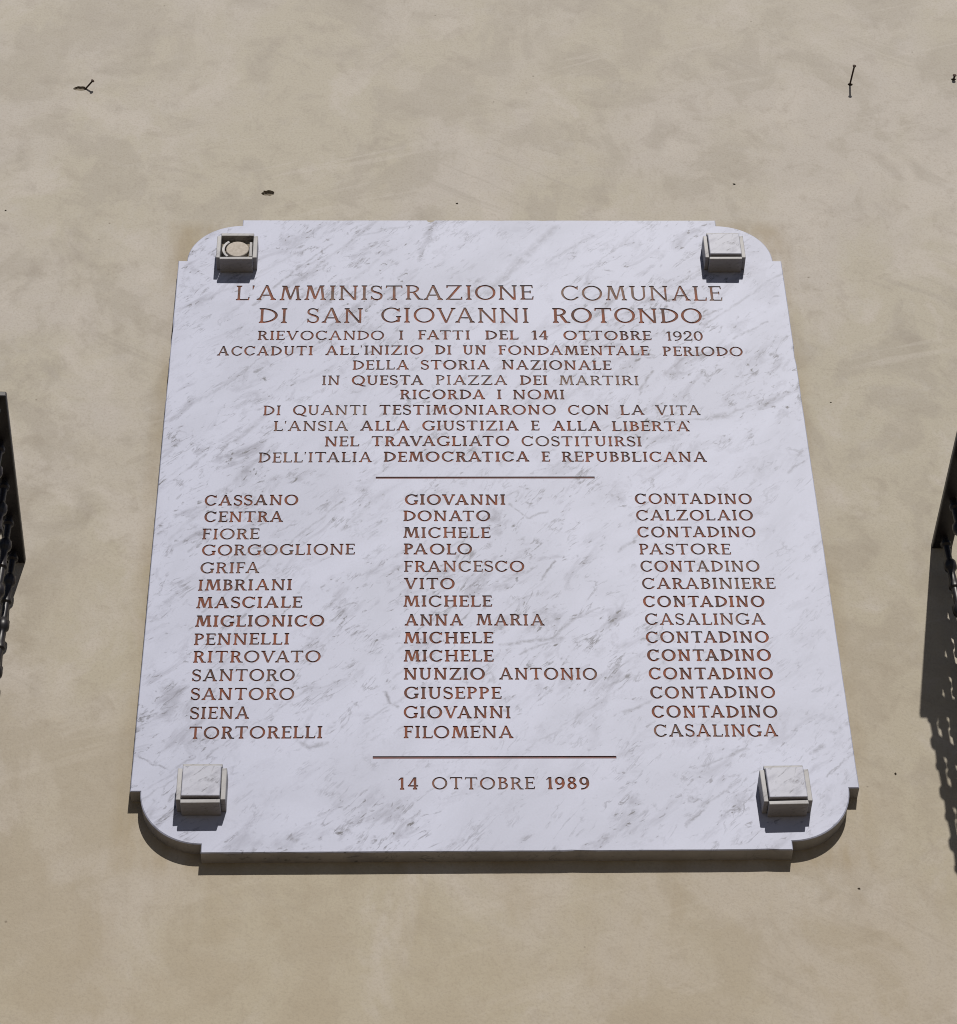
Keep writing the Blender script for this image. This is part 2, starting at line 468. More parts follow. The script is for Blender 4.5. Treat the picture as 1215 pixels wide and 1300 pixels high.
# ------------------------------------------------------------------ the carved alphabet
# every letter is strokes on a cap height of 1; positions stretch with sx, thicknesses do not
def quad(x0, y0, x1, y1, w0, w1=None):
    """a straight stroke cut flat at both ends (vertical-ish)"""
    w1 = w0 if w1 is None else w1
    return [(x0 - w0 / 2, y0), (x0 + w0 / 2, y0), (x1 + w1 / 2, y1), (x1 - w1 / 2, y1)]
def hbar(x0, x1, y, h):
    return [(x0, y - h / 2), (x1, y - h / 2), (x1, y + h / 2), (x0, y + h / 2)]
def foot(x, y, half, h, up, stem):
    """a slab serif with small brackets; up=+1 when it sits on the base line"""
    b = h * 1.35
    return [(x - half, y), (x + half, y), (x + half, y + up * h * 0.75), (x + stem / 2, y + up * (h * 0.75 + b * 0.5)),
            (x - stem / 2, y + up * (h * 0.75 + b * 0.5)), (x - half, y + up * h * 0.75)]
def ring(cx, cy, rx, ry, a0, a1, tv, th, n=30):
    """an arc whose thickness is tv where it runs upright and th where it runs level"""
    o, i = [], []
    for k in range(n + 1):
        a = math.radians(a0 + (a1 - a0) * k / n)
        t = tv * abs(math.cos(a)) ** 1.3 + th * (1 - abs(math.cos(a)) ** 1.3)
        c, s = math.cos(a), math.sin(a)
        o.append((cx + rx * c, cy + ry * s))
        i.append((cx + (rx - t) * c, cy + (ry - t) * s))
    out = []
    for k in range(n):
        out.append([o[k], o[k + 1], i[k + 1], i[k]])
    return out
def path(pts, ws):
    """a stroke along a polyline with a width at every point, as quads"""
    L, R = [], []
    for k, p in enumerate(pts):
        a, b = pts[max(k - 1, 0)], pts[min(k + 1, len(pts) - 1)]
        dx, dy = b[0] - a[0], b[1] - a[1]
        d = math.hypot(dx, dy) or 1
        nx, ny = -dy / d, dx / d
        L.append((p[0] + nx * ws[k] / 2, p[1] + ny * ws[k] / 2))
        R.append((p[0] - nx * ws[k] / 2, p[1] - ny * ws[k] / 2))
    return [[L[k], R[k], R[k + 1], L[k + 1]] for k in range(len(pts) - 1)]
def bez(p0, p1, p2, p3, n=10):
    return [tuple((1 - t) ** 3 * a + 3 * (1 - t) ** 2 * t * b + 3 * (1 - t) * t * t * c + t ** 3 * d
                  for a, b, c, d in zip(p0, p1, p2, p3)) for t in (k / n for k in range(n + 1))]

WIDTH = {'A': .86, 'B': .60, 'C': .80, 'D': .80, 'E': .57, 'F': .54, 'G': .85, 'H': .80, 'I': .30, 'L': .58, 'M': .98,
         'N': .84, 'O': .92, 'P': .58, 'Q': .92, 'R': .70, 'S': .54, 'T': .76, 'U': .76, 'V': .84, 'Z': .74,
         '0': .62, '1': .30, '2': .56, '4': .62, '8': .56, '9': .58, "'": .16, '`': .2}

def glyph(ch, sx, T, t, s):
    """polygons of one letter; T thick, t thin, s serif overhang"""
    W = WIDTH[ch] * sx
    P = []
    h = t * 0.95
    def stem(x, top=True, bot=True, w=T, o=None):
        o = s if o is None else o
        P.append(quad(x, 0, x, 1, w))
        if bot: P.append(foot(x, 0, w / 2 + o, h, 1, w))
        if top: P.append(foot(x, 1, w / 2 + o, h, -1, w))
    m = T / 2 + s
    if ch == 'I':
        stem(W / 2)
    elif ch in 'EFL':
        stem(m)
        if ch != 'L':
            P.append(hbar(m, W * .94, 1 - h / 2, h)); P.append([(W * .94 - t * .5, 1), (W * .94 + t * .3, 1), (W * .94 + t * .55, .78), (W * .94 - t * .15, .80)])
            P.append(hbar(m, W * .80, .53, h)); P.append([(W * .80 - t * .4, .53 - .10), (W * .80 + t * .3, .53 - .10), (W * .80 + t * .3, .53 + .10), (W * .80 - t * .4, .53 + .10)])
        if ch != 'F':
            P.append(hbar(m, W * .96, h / 2, h)); P.append([(W * .96 - t * .5, 0), (W * .96 + t * .3, 0), (W + t * .35, .24), (W - t * .35, .22)])
    elif ch == 'H':
        stem(m); stem(W - m); P.append(hbar(m, W - m, .52, h))
    elif ch == 'T':
        stem(W / 2, top=False); P.append(hbar(0.02, W - .02, 1 - h / 2, h))
        P.append([(0, .80), (t * .7, .82), (t * 1.1, 1), (t * .2, 1)]); P.append([(W, .80), (W - t * .2, 1), (W - t * 1.1, 1), (W - t * .7, .82)])
    elif ch == 'N':
        stem(m * .95, w=t * 1.15, o=s); stem(W - m * .95, bot=False, w=t * 1.15, o=s)
        P.append([(m * .95 - t, 1), (m * .95 + T * 1.05 - t, 1), (W - m * .95 + t * .6, 0), (W - m * .95 + t * .6 - T * 1.05, 0)])
    elif ch == 'M':
        P.append(quad(.13, 0, .22, 1, t * 1.1)); P.append(quad(W - .13, 0, W - .22, 1, T))
        P.append([(.22 - t * .5, 1), (.22 + T, 1), (W / 2 + T * .5, .05), (W / 2 - T * .45, .05)])
        P.append([(W - .22 - t, 1), (W - .22, 1), (W / 2 + t * .5, .05), (W / 2 - t * .5, .05)])
        P.append(foot(.13, 0, t / 2 + s, h, 1, t)); P.append(foot(W - .13, 0, T / 2 + s, h, 1, T))
        P.append(foot(.20, 1, t / 2 + s * .75, h, -1, t)); P.append(foot(W - .20, 1, T / 2 + s * .7, h, -1, T))
    elif ch == 'A':
        P.append([(W * .10 - t * .3, 0), (W * .10 + t * .8, 0), (W / 2 + t * .4, 1), (W / 2 - t * .55, 1)])
        P.append([(W * .90 - T * .85, 0), (W * .90 + T * .25, 0), (W / 2 + T * .42, 1.02), (W / 2 - T * .55, 1.02)])
        P.append(hbar(W * .24, W * .72, .33, h))
        P.append(foot(W * .10 + t * .2, 0, t / 2 + s, h, 1, t)); P.append(foot(W * .90 - T * .3, 0, T / 2 + s * .9, h, 1, T))
    elif ch == 'V':
        P.append([(W * .10 - T * .25, 1), (W * .10 + T * .85, 1), (W / 2 + T * .55, -.01), (W / 2 - T * .42, -.01)])
        P.append([(W * .90 - t * .8, 1), (W * .90 + t * .3, 1), (W / 2 + t * .55, -.01), (W / 2 - t * .4, -.01)])
        P.append(foot(W * .10 + T * .3, 1, T / 2 + s * .9, h, -1, T)); P.append(foot(W * .90 - t * .2, 1, t / 2 + s, h, -1, t))
    elif ch in 'OQ':
        P += ring(W / 2, .5, W / 2, .515, 0, 360, T, t, 44)
        if ch == 'Q':
            pts = bez((W * .40, .14), (W * .62, .10), (W * .74, -.14), (W * 1.06, -.10), 8)
            P += path(pts, [t * .8, t, T * .8, T * .95, T, T * .9, T * .8, t, t * .7])
    elif ch in 'CG':
        P += ring(W * .53, .5, W * .53, .515, 42 if ch == 'C' else 40, 322 if ch == 'C' else 312, T, t, 38)
        x = W * .53 + W * .53 * math.cos(rad(42))
        P.append([(x - t * .9, .80), (x + t * .25, .70), (x + t * .45, 1.0), (x - t * .5, .93)])
        if ch == 'G':
            gx = W - T * .75
            P.append(quad(gx, .06, gx, .42, T)); P.append(foot(gx, .44, T / 2 + s * .9, h, -1, T))
            P.append([(gx - T / 2 - .12, .05), (gx, 0.03), (gx, .14), (gx - T / 2 - .1, .10)])
        else:
            x2 = W * .53 + W * .53 * math.cos(rad(-38))
            P.append([(x2 - t * .8, .19), (x2 + t * .1, .17), (x2 + t * .35, .24), (x2 - t * .5, .25)])
    elif ch == 'D':
        stem(m)
        rx = W - m
        P += ring(m, .5, rx, .5, -90, 90, T, h, 26)
    elif ch in 'PRB':
        stem(m)
        yb = {'P': .44, 'R': .47, 'B': .53}[ch]
        rr = (1 - yb) / 2
        xe = {'P': W, 'R': W * .86, 'B': W * .90}[ch]
        sx0 = max(m, xe - rr * 1.25)
        P.append(hbar(m, sx0, 1 - h / 2, h)); P.append(hbar(m, sx0, yb + h / 2, h))
        P += ring(sx0, (1 + yb) / 2, xe - sx0, rr, -90, 90, T, h, 18)
        if ch == 'R':
            P.append([(W * .42 - T * .25, yb + h), (W * .42 + T * .9, yb + h), (W * .98, 0), (W * .98 - T * 1.15, 0)])
            P.append([(W * .98 - T * 1.15, 0), (W + s * 1.1, 0), (W + s * 1.1, h * .75), (W * .98 - T * .6, h * 1.2)])
        if ch == 'B':
            r3 = (yb + h) / 2
            sx1 = max(m, W - r3 * 1.2)
            P.append(hbar(m, sx1, h / 2, h))
            P += ring(sx1, r3, W - sx1, r3, -90, 90, T, h, 18)
    elif ch == 'U':
        xa, xb = m, W - m * .9
        P.append(quad(xa, .33, xa, 1, T)); P.append(quad(xb, .33, xb, 1, t * 1.15))
        P.append(foot(xa, 1, T / 2 + s, h, -1, T)); P.append(foot(xb, 1, t / 2 + s, h, -1, t))
        cx = (xa - T / 2 + xb + t * .57) / 2
        rx = (xb + t * .57 - xa + T / 2) / 2
        P += ring(cx, .345, rx, .36, 180, 270, T, t, 14); P += ring(cx, .345, rx, .36, 270, 360, t * 1.15, t, 14)
    elif ch == 'Z':
        P.append(hbar(.03, W * .98, 1 - h / 2, h)); P.append(hbar(0, W, h / 2, h))
        P.append([(0, 0), (T * 1.15, 0), (W * .98, 1), (W * .98 - T * 1.15, 1)])
        P.append([(.03, .80), (.03 + t * .7, .82), (.03 + t * 1.1, 1), (.03, 1)]); P.append([(W, .22), (W - t * .7, .20), (W - t * 1.1, 0), (W, 0)])
    elif ch == 'S':
        up = bez((W * .88, .80), (W * .80, 1.03), (W * .12, 1.10), (W * .10, .755), 12)
        mid = bez((W * .10, .755), (W * .10, .50), (W * .92, .56), (W * .92, .265), 12)
        lo = bez((W * .92, .265), (W * .92, -.10), (W * .16, -.06), (W * .08, .22), 12)
        pts = up + mid[1:] + lo[1:]
        pts = [(x, .035 + y * .93) for x, y in pts]
        n = len(pts)
        ws = [t * 1.0 + (T * 1.05 - t) * math.exp(-((k / (n - 1) - .5) / .17) ** 2) for k in range(n)]
        P += path(pts, ws)
        P.append([(W * .88 - t * .6, .80), (W * .88 + t * .2, .69), (W * .88 + t * .35, .99), (W * .88 - t * .3, .93)])
        P.append([(W * .08 + t * .6, .22), (W * .08 - t * .2, .31), (W * .08 - t * .35, .01), (W * .08 + t * .3, .07)])
    elif ch == '1':
        P.append(quad(W * .6, 0, W * .6, 1, T)); P.append(foot(W * .6, 0, T / 2 + s * .8, h, 1, T))
        P.append([(W * .6 - T / 2, 1), (W * .6, 1), (W * .6 - T * .2, .86), (-.06, .74), (-.04, .82)])
    elif ch == '4':
        P.append(quad(W * .70, 0, W * .70, 1, T)); P.append(foot(W * .70, 0, T / 2 + s * .8, h, 1, T))
        P.append(hbar(0, W, .30, h)); P.append([(0, .26), (t * 1.1, .30), (W * .70 + T * .3, 1), (W * .70 - T * .5, 1)])
    elif ch == '2':
        pts = bez((W * .10, .74), (W * .14, 1.08), (W * .92, 1.08), (W * .88, .70), 12) + bez((W * .88, .70), (W * .84, .46), (W * .30, .26), (W * .06, .05), 10)[1:]
        n = len(pts)
        P += path(pts, [t + (T - t) * math.exp(-((k / (n - 1) - .5) / .25) ** 2) for k in range(n)])
        P.append(hbar(0, W, h * .65, h * 1.3)); P.append([(W - t, 0), (W, 0), (W + t * .2, .2), (W - t * .4, .2)])
        P += ring(W * .16, .76, t * .95, t * .95, 0, 360, t * .93, t * .93, 10)
    elif ch == '0':
        P += ring(W / 2, .5, W / 2, .515, 0, 360, T, t, 36)
    elif ch == '8':
        P += ring(W / 2, .755, W * .43, .255, 0, 360, T * .95, t, 28); P += ring(W / 2, .27, W / 2, .285, 0, 360, T, t, 28)
    elif ch == '9':
        P += ring(W / 2, .68, W / 2, .335, 0, 360, T, t, 30)
        pts = bez((W - T * .5, .66), (W * 1.0, .30), (W * .70, .02), (W * .16, .04), 12)
        P += path(pts, [T, T, T, T * .95, T * .9, T * .85, T * .8, t * 1.1, t, t, t, t, t * 1.3])
    elif ch == "'":
        P.append([(W * .35, .72), (W * .55, .72), (W * .95, 1.0), (W * .30, 1.02)])
    elif ch == '`':
        P.append([(.02, 1.08), (.20, 1.06), (.26, .84), (.20, .83)])
    return P

KERN = {'AV': -.16, 'VA': -.16, 'AT': -.12, 'TA': -.12, 'TO': -.03, 'OT': -.02, "L'": -.06, "'A": -.03, 'RA': -.04, 'FA': -.10,
        'PA': -.12, 'OV': -.06, 'RO': -.02, 'LT': -.08, 'LA': 0.02, 'IA': .02, 'AN': .0, "'I": .02, 'TT': -.03, 'AG': -.03, 'RT': -.04, 'CA': -.01, 'DA': -.06, 'DO': -.02, 'OL': .0, 'LO': -.06}
GAP = .155

CAPS = (45.8, 28.2, 28.3, 27.1)
FIT = {}
def word_polys(word, x0, z0, x1, z1, cls, wt):
    """polygons in millimetres on the slab's face"""
    cap = CAPS[cls]
    T = (.124 if cls == 0 else .160) * (0.50 + 0.50 * wt)
    t = (.088 if cls == 0 else .110) * (0.58 + 0.42 * wt)
    s = .070 if cls == 0 else .072
    target = (x1 - x0) / cap
    n = len(word)
    pad = sum(GAP + KERN.get(word[i:i + 2], 0) for i in range(n - 1))
    nat = sum(WIDTH[c] for c in word)
    sx = (target - pad * 0.9) / nat
    extra = 0
    if n == 1:
        sx = 1.0
    elif sx < .88 or sx > 1.10:
        lim = min(max(sx, .88), 1.10)
        extra = (target - pad * 0.9 - nat * lim) / (n - 1)
        sx = lim
    FIT.setdefault(cls, []).append((word, round(sx, 2), round(extra, 3)))
    x = 0.0
    out = []
    for i, c in enumerate(word):
        jx, jz = random.uniform(-.006, .006), random.uniform(-.012, .012)
        Tj = T * random.uniform(.94, 1.07)
        for poly in glyph(c, sx, Tj, t, s):
            out.append([(px + x + jx, pz + jz) for px, pz in poly])
        if word == 'LIBERTA' and i == n - 1:
            for poly in glyph('`', sx, T, t, s):
                out.append([(px + x + WIDTH['A'] * sx * .78, pz) for px, pz in poly])
        x += WIDTH[c] * sx
        if i < n - 1:
            x += (GAP + KERN.get(word[i:i + 2], 0)) * .9 + extra
    if n == 1:
        off = (target - WIDTH[word] * sx) / 2
        out = [[(px + off, pz) for px, pz in p] for p in out]
    res = []
    for p in out:
        q = []
        for px, pz in p:
            f = px / target
            q.append((x0 + px * cap, z0 + (z1 - z0) * f + pz * cap))
        res.append(q)
    return res

WORDS = [
("L'AMMINISTRAZIONE", -521.2, 576.1, 109.1, 578.1, 0, 1.00, 0),
("COMUNALE", 169.3, 576.1, 511.4, 574.1, 0, 0.85, 1),
("DI", -470.1, 506.3, -409.7, 506.3, 0, 1.10, 2),
("SAN", -369.4, 506.3, -251.8, 506.3, 0, 1.00, 3),
("GIOVANNI", -213.1, 507.5, 98.4, 506.6, 0, 0.95, 4),
("ROTONDO", 148.2, 506.6, 463.9, 504.5, 0, 1.20, 5),
("RIEVOCANDO", -470.4, 454.3, -206.8, 454.6, 1, 0.90, 6),
("I", -175.5, 455.1, -166.3, 455.1, 1, 1.10, 7),
("FATTI", -135.4, 455.6, -27.4, 455.5, 1, 1.05, 8),
("DEL", 5.2, 455.5, 73.7, 455.4, 1, 1.20, 9),
("14", 103.4, 455.4, 136.3, 454.9, 1, 1.20, 10),
("OTTOBRE", 168.6, 454.4, 352.5, 453.3, 1, 1.05, 11),
("1920", 385.4, 452.4, 461.4, 451.8, 1, 0.90, 12),
("ACCADUTI", -552.2, 407.8, -354.4, 408.5, 1, 0.95, 13),
("ALL'INIZIO", -328.3, 409.0, -124.7, 410.7, 1, 1.05, 14),
("DI", -100.5, 410.7, -66.8, 410.6, 1, 1.10, 15),
("UN", -42.3, 410.6, 6.2, 410.6, 1, 1.10, 16),
("FONDAMENTALE", 31.4, 410.1, 344.6, 407.9, 1, 1.05, 17),
("PERIODO", 374.1, 406.5, 541.0, 405.4, 1, 1.00, 18),
("DELLA", -271.1, 365.6, -155.1, 366.4, 1, 1.00, 19),
("STORIA", -130.1, 366.3, 11.8, 366.2, 1, 1.05, 20),
("NAZIONALE", 37.8, 366.2, 263.4, 364.5, 1, 1.05, 21),
("IN", -333.4, 320.9, -297.3, 320.9, 1, 0.80, 22),
("QUESTA", -272.4, 321.3, -125.1, 321.6, 1, 1.10, 23),
("PIAZZA", -99.5, 321.5, 47.1, 321.3, 1, 0.85, 24),
("DEI", 73.6, 320.9, 129.7, 320.8, 1, 1.10, 25),
("MARTIRI", 154.0, 320.3, 318.4, 319.6, 1, 0.85, 26),
("RICORDA", -172.8, 279.7, 0.9, 279.4, 1, 1.15, 27),
("I", 25.0, 279.4, 35.0, 279.4, 1, 1.00, 28),
("NOMI", 57.9, 279.3, 163.6, 279.2, 1, 1.00, 29),
("DI", -450.3, 234.1, -415.3, 234.5, 1, 0.85, 30),
("QUANTI", -390.4, 234.9, -240.5, 235.1, 1, 0.85, 31),
("TESTIMONIARONO", -214.9, 235.5, 144.1, 235.4, 1, 1.10, 32),
("CON", 168.8, 234.9, 252.5, 234.7, 1, 1.05, 33),
("LA", 275.6, 234.3, 324.4, 234.2, 1, 1.00, 34),
("VITA", 347.2, 233.9, 438.7, 233.1, 1, 0.85, 35),
("L'ANSIA", -427.4, 189.6, -277.4, 190.2, 1, 0.85, 36),
("ALLA", -253.0, 190.6, -153.6, 190.8, 1, 1.10, 37),
("GIUSTIZIA", -128.1, 190.8, 66.9, 190.4, 1, 1.10, 38),
("E", 91.4, 190.4, 108.9, 190.3, 1, 1.10, 39),
("ALLA", 135.3, 189.6, 233.2, 189.0, 1, 1.15, 40),
("LIBERTA", 256.1, 188.7, 413.4, 187.5, 1, 1.00, 41),
("NEL", -324.0, 146.2, -255.3, 146.5, 1, 1.05, 42),
("TRAVAGLIATO", -230.3, 146.9, 47.2, 147.2, 1, 1.15, 43),
("COSTITUIRSI", 71.6, 146.7, 313.4, 145.3, 1, 1.00, 44),
("DELL'ITALIA", -454.6, 102.2, -228.9, 103.4, 1, 0.90, 45),
("DEMOCRATICA", -205.4, 103.8, 85.4, 103.5, 1, 1.25, 46),
("E", 109.6, 103.5, 127.3, 103.4, 1, 1.10, 47),
("REPUBBLICANA", 150.9, 103.4, 441.1, 101.8, 1, 1.05, 48),
("CASSANO", -555.6, -13.7, -372.0, -13.0, 2, 1.20, 49),
("CENTRA", -553.9, -57.4, -400.7, -57.1, 2, 1.10, 50),
("FIORE", -555.4, -102.6, -445.5, -102.2, 2, 0.95, 51),
("GORGOGLIONE", -553.7, -144.1, -259.9, -142.7, 2, 1.00, 52),
("GRIFA", -554.2, -189.4, -441.4, -189.4, 2, 0.95, 53),
("IMBRIANI", -556.2, -233.0, -377.8, -232.5, 2, 1.05, 54),
("MASCIALE", -556.7, -276.9, -357.7, -276.1, 2, 1.20, 55),
("MIGLIONICO", -556.2, -322.5, -314.1, -322.4, 2, 1.30, 56),
("PENNELLI", -556.1, -366.4, -378.9, -366.1, 2, 1.10, 57),
("RITROVATO", -555.1, -408.6, -318.9, -408.6, 2, 1.00, 58),
("SANTORO", -554.9, -452.6, -365.7, -452.8, 2, 0.95, 59),
("SANTORO", -554.4, -496.7, -365.2, -496.9, 2, 1.00, 60),
("SIENA", -553.3, -540.3, -446.0, -540.5, 2, 1.00, 61),
("TORTORELLI", -552.9, -585.8, -311.9, -585.3, 2, 1.05, 62),
("GIOVANNI", -162.9, -12.7, 34.2, -13.3, 2, 1.30, 63),
("DONATO", -165.9, -56.1, 4.2, -56.6, 2, 1.15, 64),
("MICHELE", -165.9, -99.8, 2.9, -100.4, 2, 1.10, 65),
("PAOLO", -164.9, -142.6, -32.7, -143.0, 2, 1.20, 66),
("FRANCESCO", -164.2, -186.9, 66.9, -187.7, 2, 0.95, 67),
("VITO", -164.2, -230.6, -67.6, -231.0, 2, 1.10, 68),
("MICHELE", -165.6, -274.6, 2.1, -275.3, 2, 1.10, 69),
("ANNA", -162.6, -321.1, -53.0, -321.6, 2, 1.20, 70),
("MARIA", -28.3, -321.3, 100.5, -321.9, 2, 1.00, 71),
("MICHELE", -164.6, -364.4, 2.4, -365.1, 2, 1.25, 72),
("MICHELE", -164.6, -407.8, 2.0, -408.6, 2, 1.20, 73),
("NUNZIO", -164.8, -450.8, -14.1, -451.5, 2, 1.20, 74),
("ANTONIO", 12.1, -451.7, 193.7, -452.6, 2, 1.00, 75),
("GIUSEPPE", -163.9, -495.8, 14.5, -496.3, 2, 1.10, 76),
("GIOVANNI", -164.4, -540.5, 30.6, -541.6, 2, 1.10, 77),
("FILOMENA", -164.3, -586.1, 34.5, -586.9, 2, 1.05, 78),
("CONTADINO", 290.2, -11.9, 521.8, -12.6, 2, 1.10, 79),
("CALZOLAIO", 290.0, -55.8, 519.7, -56.1, 2, 1.05, 80),
("CONTADINO", 289.8, -99.7, 520.8, -100.4, 2, 1.10, 81),
("PASTORE", 290.7, -144.2, 467.8, -144.8, 2, 0.95, 82),
("CONTADINO", 290.4, -188.1, 520.2, -189.0, 2, 1.00, 83),
("CARABINIERE", 290.7, -232.4, 545.4, -232.6, 2, 1.00, 84),
("CONTADINO", 289.9, -277.6, 521.4, -277.8, 2, 1.30, 85),
("CASALINGA", 290.8, -321.1, 518.1, -321.7, 2, 0.95, 86),
("CONTADINO", 289.5, -365.3, 521.3, -365.5, 2, 1.15, 87),
("CONTADINO", 289.0, -408.9, 520.9, -409.2, 2, 1.35, 88),
("CONTADINO", 289.2, -452.6, 520.4, -453.4, 2, 1.30, 89),
("CONTADINO", 289.2, -497.4, 520.2, -497.4, 2, 1.10, 90),
("CONTADINO", 289.2, -541.9, 520.0, -542.7, 2, 1.20, 91),
("CASALINGA", 290.1, -585.1, 516.0, -586.0, 2, 1.00, 92),
("14", -172.5, -700.4, -138.7, -700.6, 3, 1.25, 93),
("OTTOBRE", -114.0, -700.4, 69.2, -701.2, 3, 0.85, 94),
("1989", 91.7, -701.0, 166.6, -701.5, 3, 1.30, 95)
]
RULES = [(-220.7, 60.5, 214.0, 60.1, 5.6), (-220.1, -628.9, 218.8, -630.7, 5.8)]

# ------------------------------------------------------------------ the marble plaque
SLAB_W, SLAB_H, NOTCH, STEP = 1300.0, 1667.8, 132.5, 18.6
def outline(d=0.0):
    """outline of the slab in mm, drawn in by d"""
    w, h = SLAB_W / 2 - d, SLAB_H / 2 - d
    a = SLAB_W / 2 - NOTCH - d
    b = SLAB_H / 2 - NOTCH - d
    r = NOTCH - STEP
    cx, cz = SLAB_W / 2 - NOTCH - d, SLAB_H / 2 - NOTCH - d
    q = [(a, h), (a, cz + r)] + [(cx + r * math.sin(t), cz + r * math.cos(t)) for t in
         (math.pi / 2 * k / 20 for k in range(1, 20))] + [(cx + r, b), (w, b)]
    pts = q[:]                                            # clockwise seen from the street
    pts += [(x, -z) for x, z in q[::-1]]
    pts += [(-x, -z) for x, z in q]
    pts += [(-x, z) for x, z in q[::-1]]
    # a chip out of the top edge
    pts += [(-116, h), (-113, h - 5), (-107, h - 7), (-101, h - 3.5), (-98, h)]
    # hand-cut edges: tiny waviness and a few nicks, the same for every inset
    rng = random.Random(31)
    out = []
    n = len(pts)
    for i in range(n):
        (xa, za), (xb, zb) = pts[i], pts[(i + 1) % n]
        out.append((xa, za))
        m = int(math.hypot(xb - xa, zb - za) // 24)
        for j in range(1, m):
            f = (j + rng.uniform(-.3, .3)) / m
            x, z = xa + (xb - xa) * f, za + (zb - za) * f
            k = rng.uniform(0, .35) if rng.random() > .07 else rng.uniform(.8, 2.2)
            L = math.hypot(xb - xa, zb - za)
            out.append((x + (zb - za) / L * k, z - (xb - xa) / L * k))
    return out

DEPTH = 1.5
def in_poly(p, loop):
    k = False
    for (xa, za), (xb, zb) in zip(loop, loop[1:] + loop[:1]):
        if (za > p[1]) != (zb > p[1]) and p[0] < (xb - xa) * (p[1] - za) / (zb - za) + xa:
            k = not k
    return k

def area2(p):
    return sum(a[0] * b[1] - b[0] * a[1] for a, b in zip(p, p[1:] + p[:1]))

def build_slab():
    face_loop = outline(1.6)
    groups = {}                                            # one part per carved word
    for w in WORDS:
        groups.setdefault(w[7], []).extend(word_polys(*w[:7]))
    rules = []
    for xa, za, xb, zb, th in RULES:
        rules.append([(xa, za - th / 2), (xb, zb - th / 2), (xb, zb + th / 2), (xa, za + th / 2)])
    polys = [face_loop]
    owner = [-1]
    for g, ps in groups.items():
        for p in ps:
            if abs(area2(p)) > .02:
                polys.append(p); owner.append(g)
    for k, p in enumerate(rules):
        polys.append(p); owner.append(1000 + k)
    pts, faces = [], []
    for p in polys:
        if area2(p) < 0:
            p = p[::-1]
        s = len(pts)
        pts += [Vector((x, z)) for x, z in p]
        faces.append(list(range(s, s + len(p))))
    vs, es, fs, ov, oe, of = delaunay_2d_cdt(pts, [], faces, 1, 1e-3)
    kind = []
    for src in of:
        own = [owner[i] for i in src if owner[i] >= 0]
        kind.append(own[0] if own else (-1 if 0 in src else None))
    # marble face
    bm = bmesh.new()
    vv = {}
    def gv(i, d=0.0, store=vv, target=None):
        key = (i, d)
        if key not in store:
            store[key] = target.verts.new((vs[i].x / 1000, d / 1000, vs[i].y / 1000))
        return store[key]
    for f, k in zip(fs, kind):
        if k == -1:
            try:
                bm.faces.new([gv(i, 0.0, vv, bm) for i in f])
            except ValueError:
                pass
    # chamfer and sides
    lo, lp = outline(1.6), outline(0.0)
    n = len(lo)
    rings = [[bm.verts.new((x / 1000, y, z / 1000)) for x, z in L] for L, y in ((lo, 0.0), (lp, 0.0016), (lp, WALL_Y))]
    for a, b in zip(rings, rings[1:]):
        for i in range(n):
            f = bm.faces.new((a[i], a[(i + 1) % n], b[(i + 1) % n], b[i]))
            f.material_index = 1 if b is rings[2] else 0
    bm.faces.new(rings[2])
    bmesh.ops.remove_doubles(bm, verts=bm.verts, dist=2e-6)
    # letters: sunk floor and cut sides
    parts = {}
    eface = {}
    for f, k in zip(fs, kind):
        if k is not None and k >= 0:
            b, st = parts.setdefault(k, (bmesh.new(), {}))
            try:
                b.faces.new([gv(i, DEPTH, st, b) for i in f])
            except ValueError:
                pass
        for a, c in zip(f, f[1:] + f[:1]):
            eface.setdefault((min(a, c), max(a, c)), []).append(k)
    for (a, c), ks in eface.items():
        ins = [k for k in ks if k is not None and k >= 0]
        if len(ins) == 1 and (len(ks) == 2):
            b, st = parts[ins[0]]
            try:
                b.faces.new((gv(a, 0.0, st, b), gv(c, 0.0, st, b), gv(c, DEPTH, st, b), gv(a, DEPTH, st, b)))
            except ValueError:
                pass
    return bm, parts

plaque = empty('memorial_plaque', (0, 0, LIFT), 'large white marble memorial plaque with brown carved lettering on the plaster wall', 'plaque')
slab_bm, letter_parts = build_slab()
slab = from_bm('slab', slab_bm, [M_MARBLE, M_EDGE], plaque)
for k in sorted(letter_parts):
    b, st = letter_parts[k]
    if k >= 1000:
        from_bm('rule_line', b, M_RULE, plaque)
    else:
        o = from_bm('lettering', b, M_PAINT, plaque)
        o['wear'] = 0.15 if WORDS[k][6] < .9 else (0.04 if WORDS[k][6] < 1.05 else -0.12)

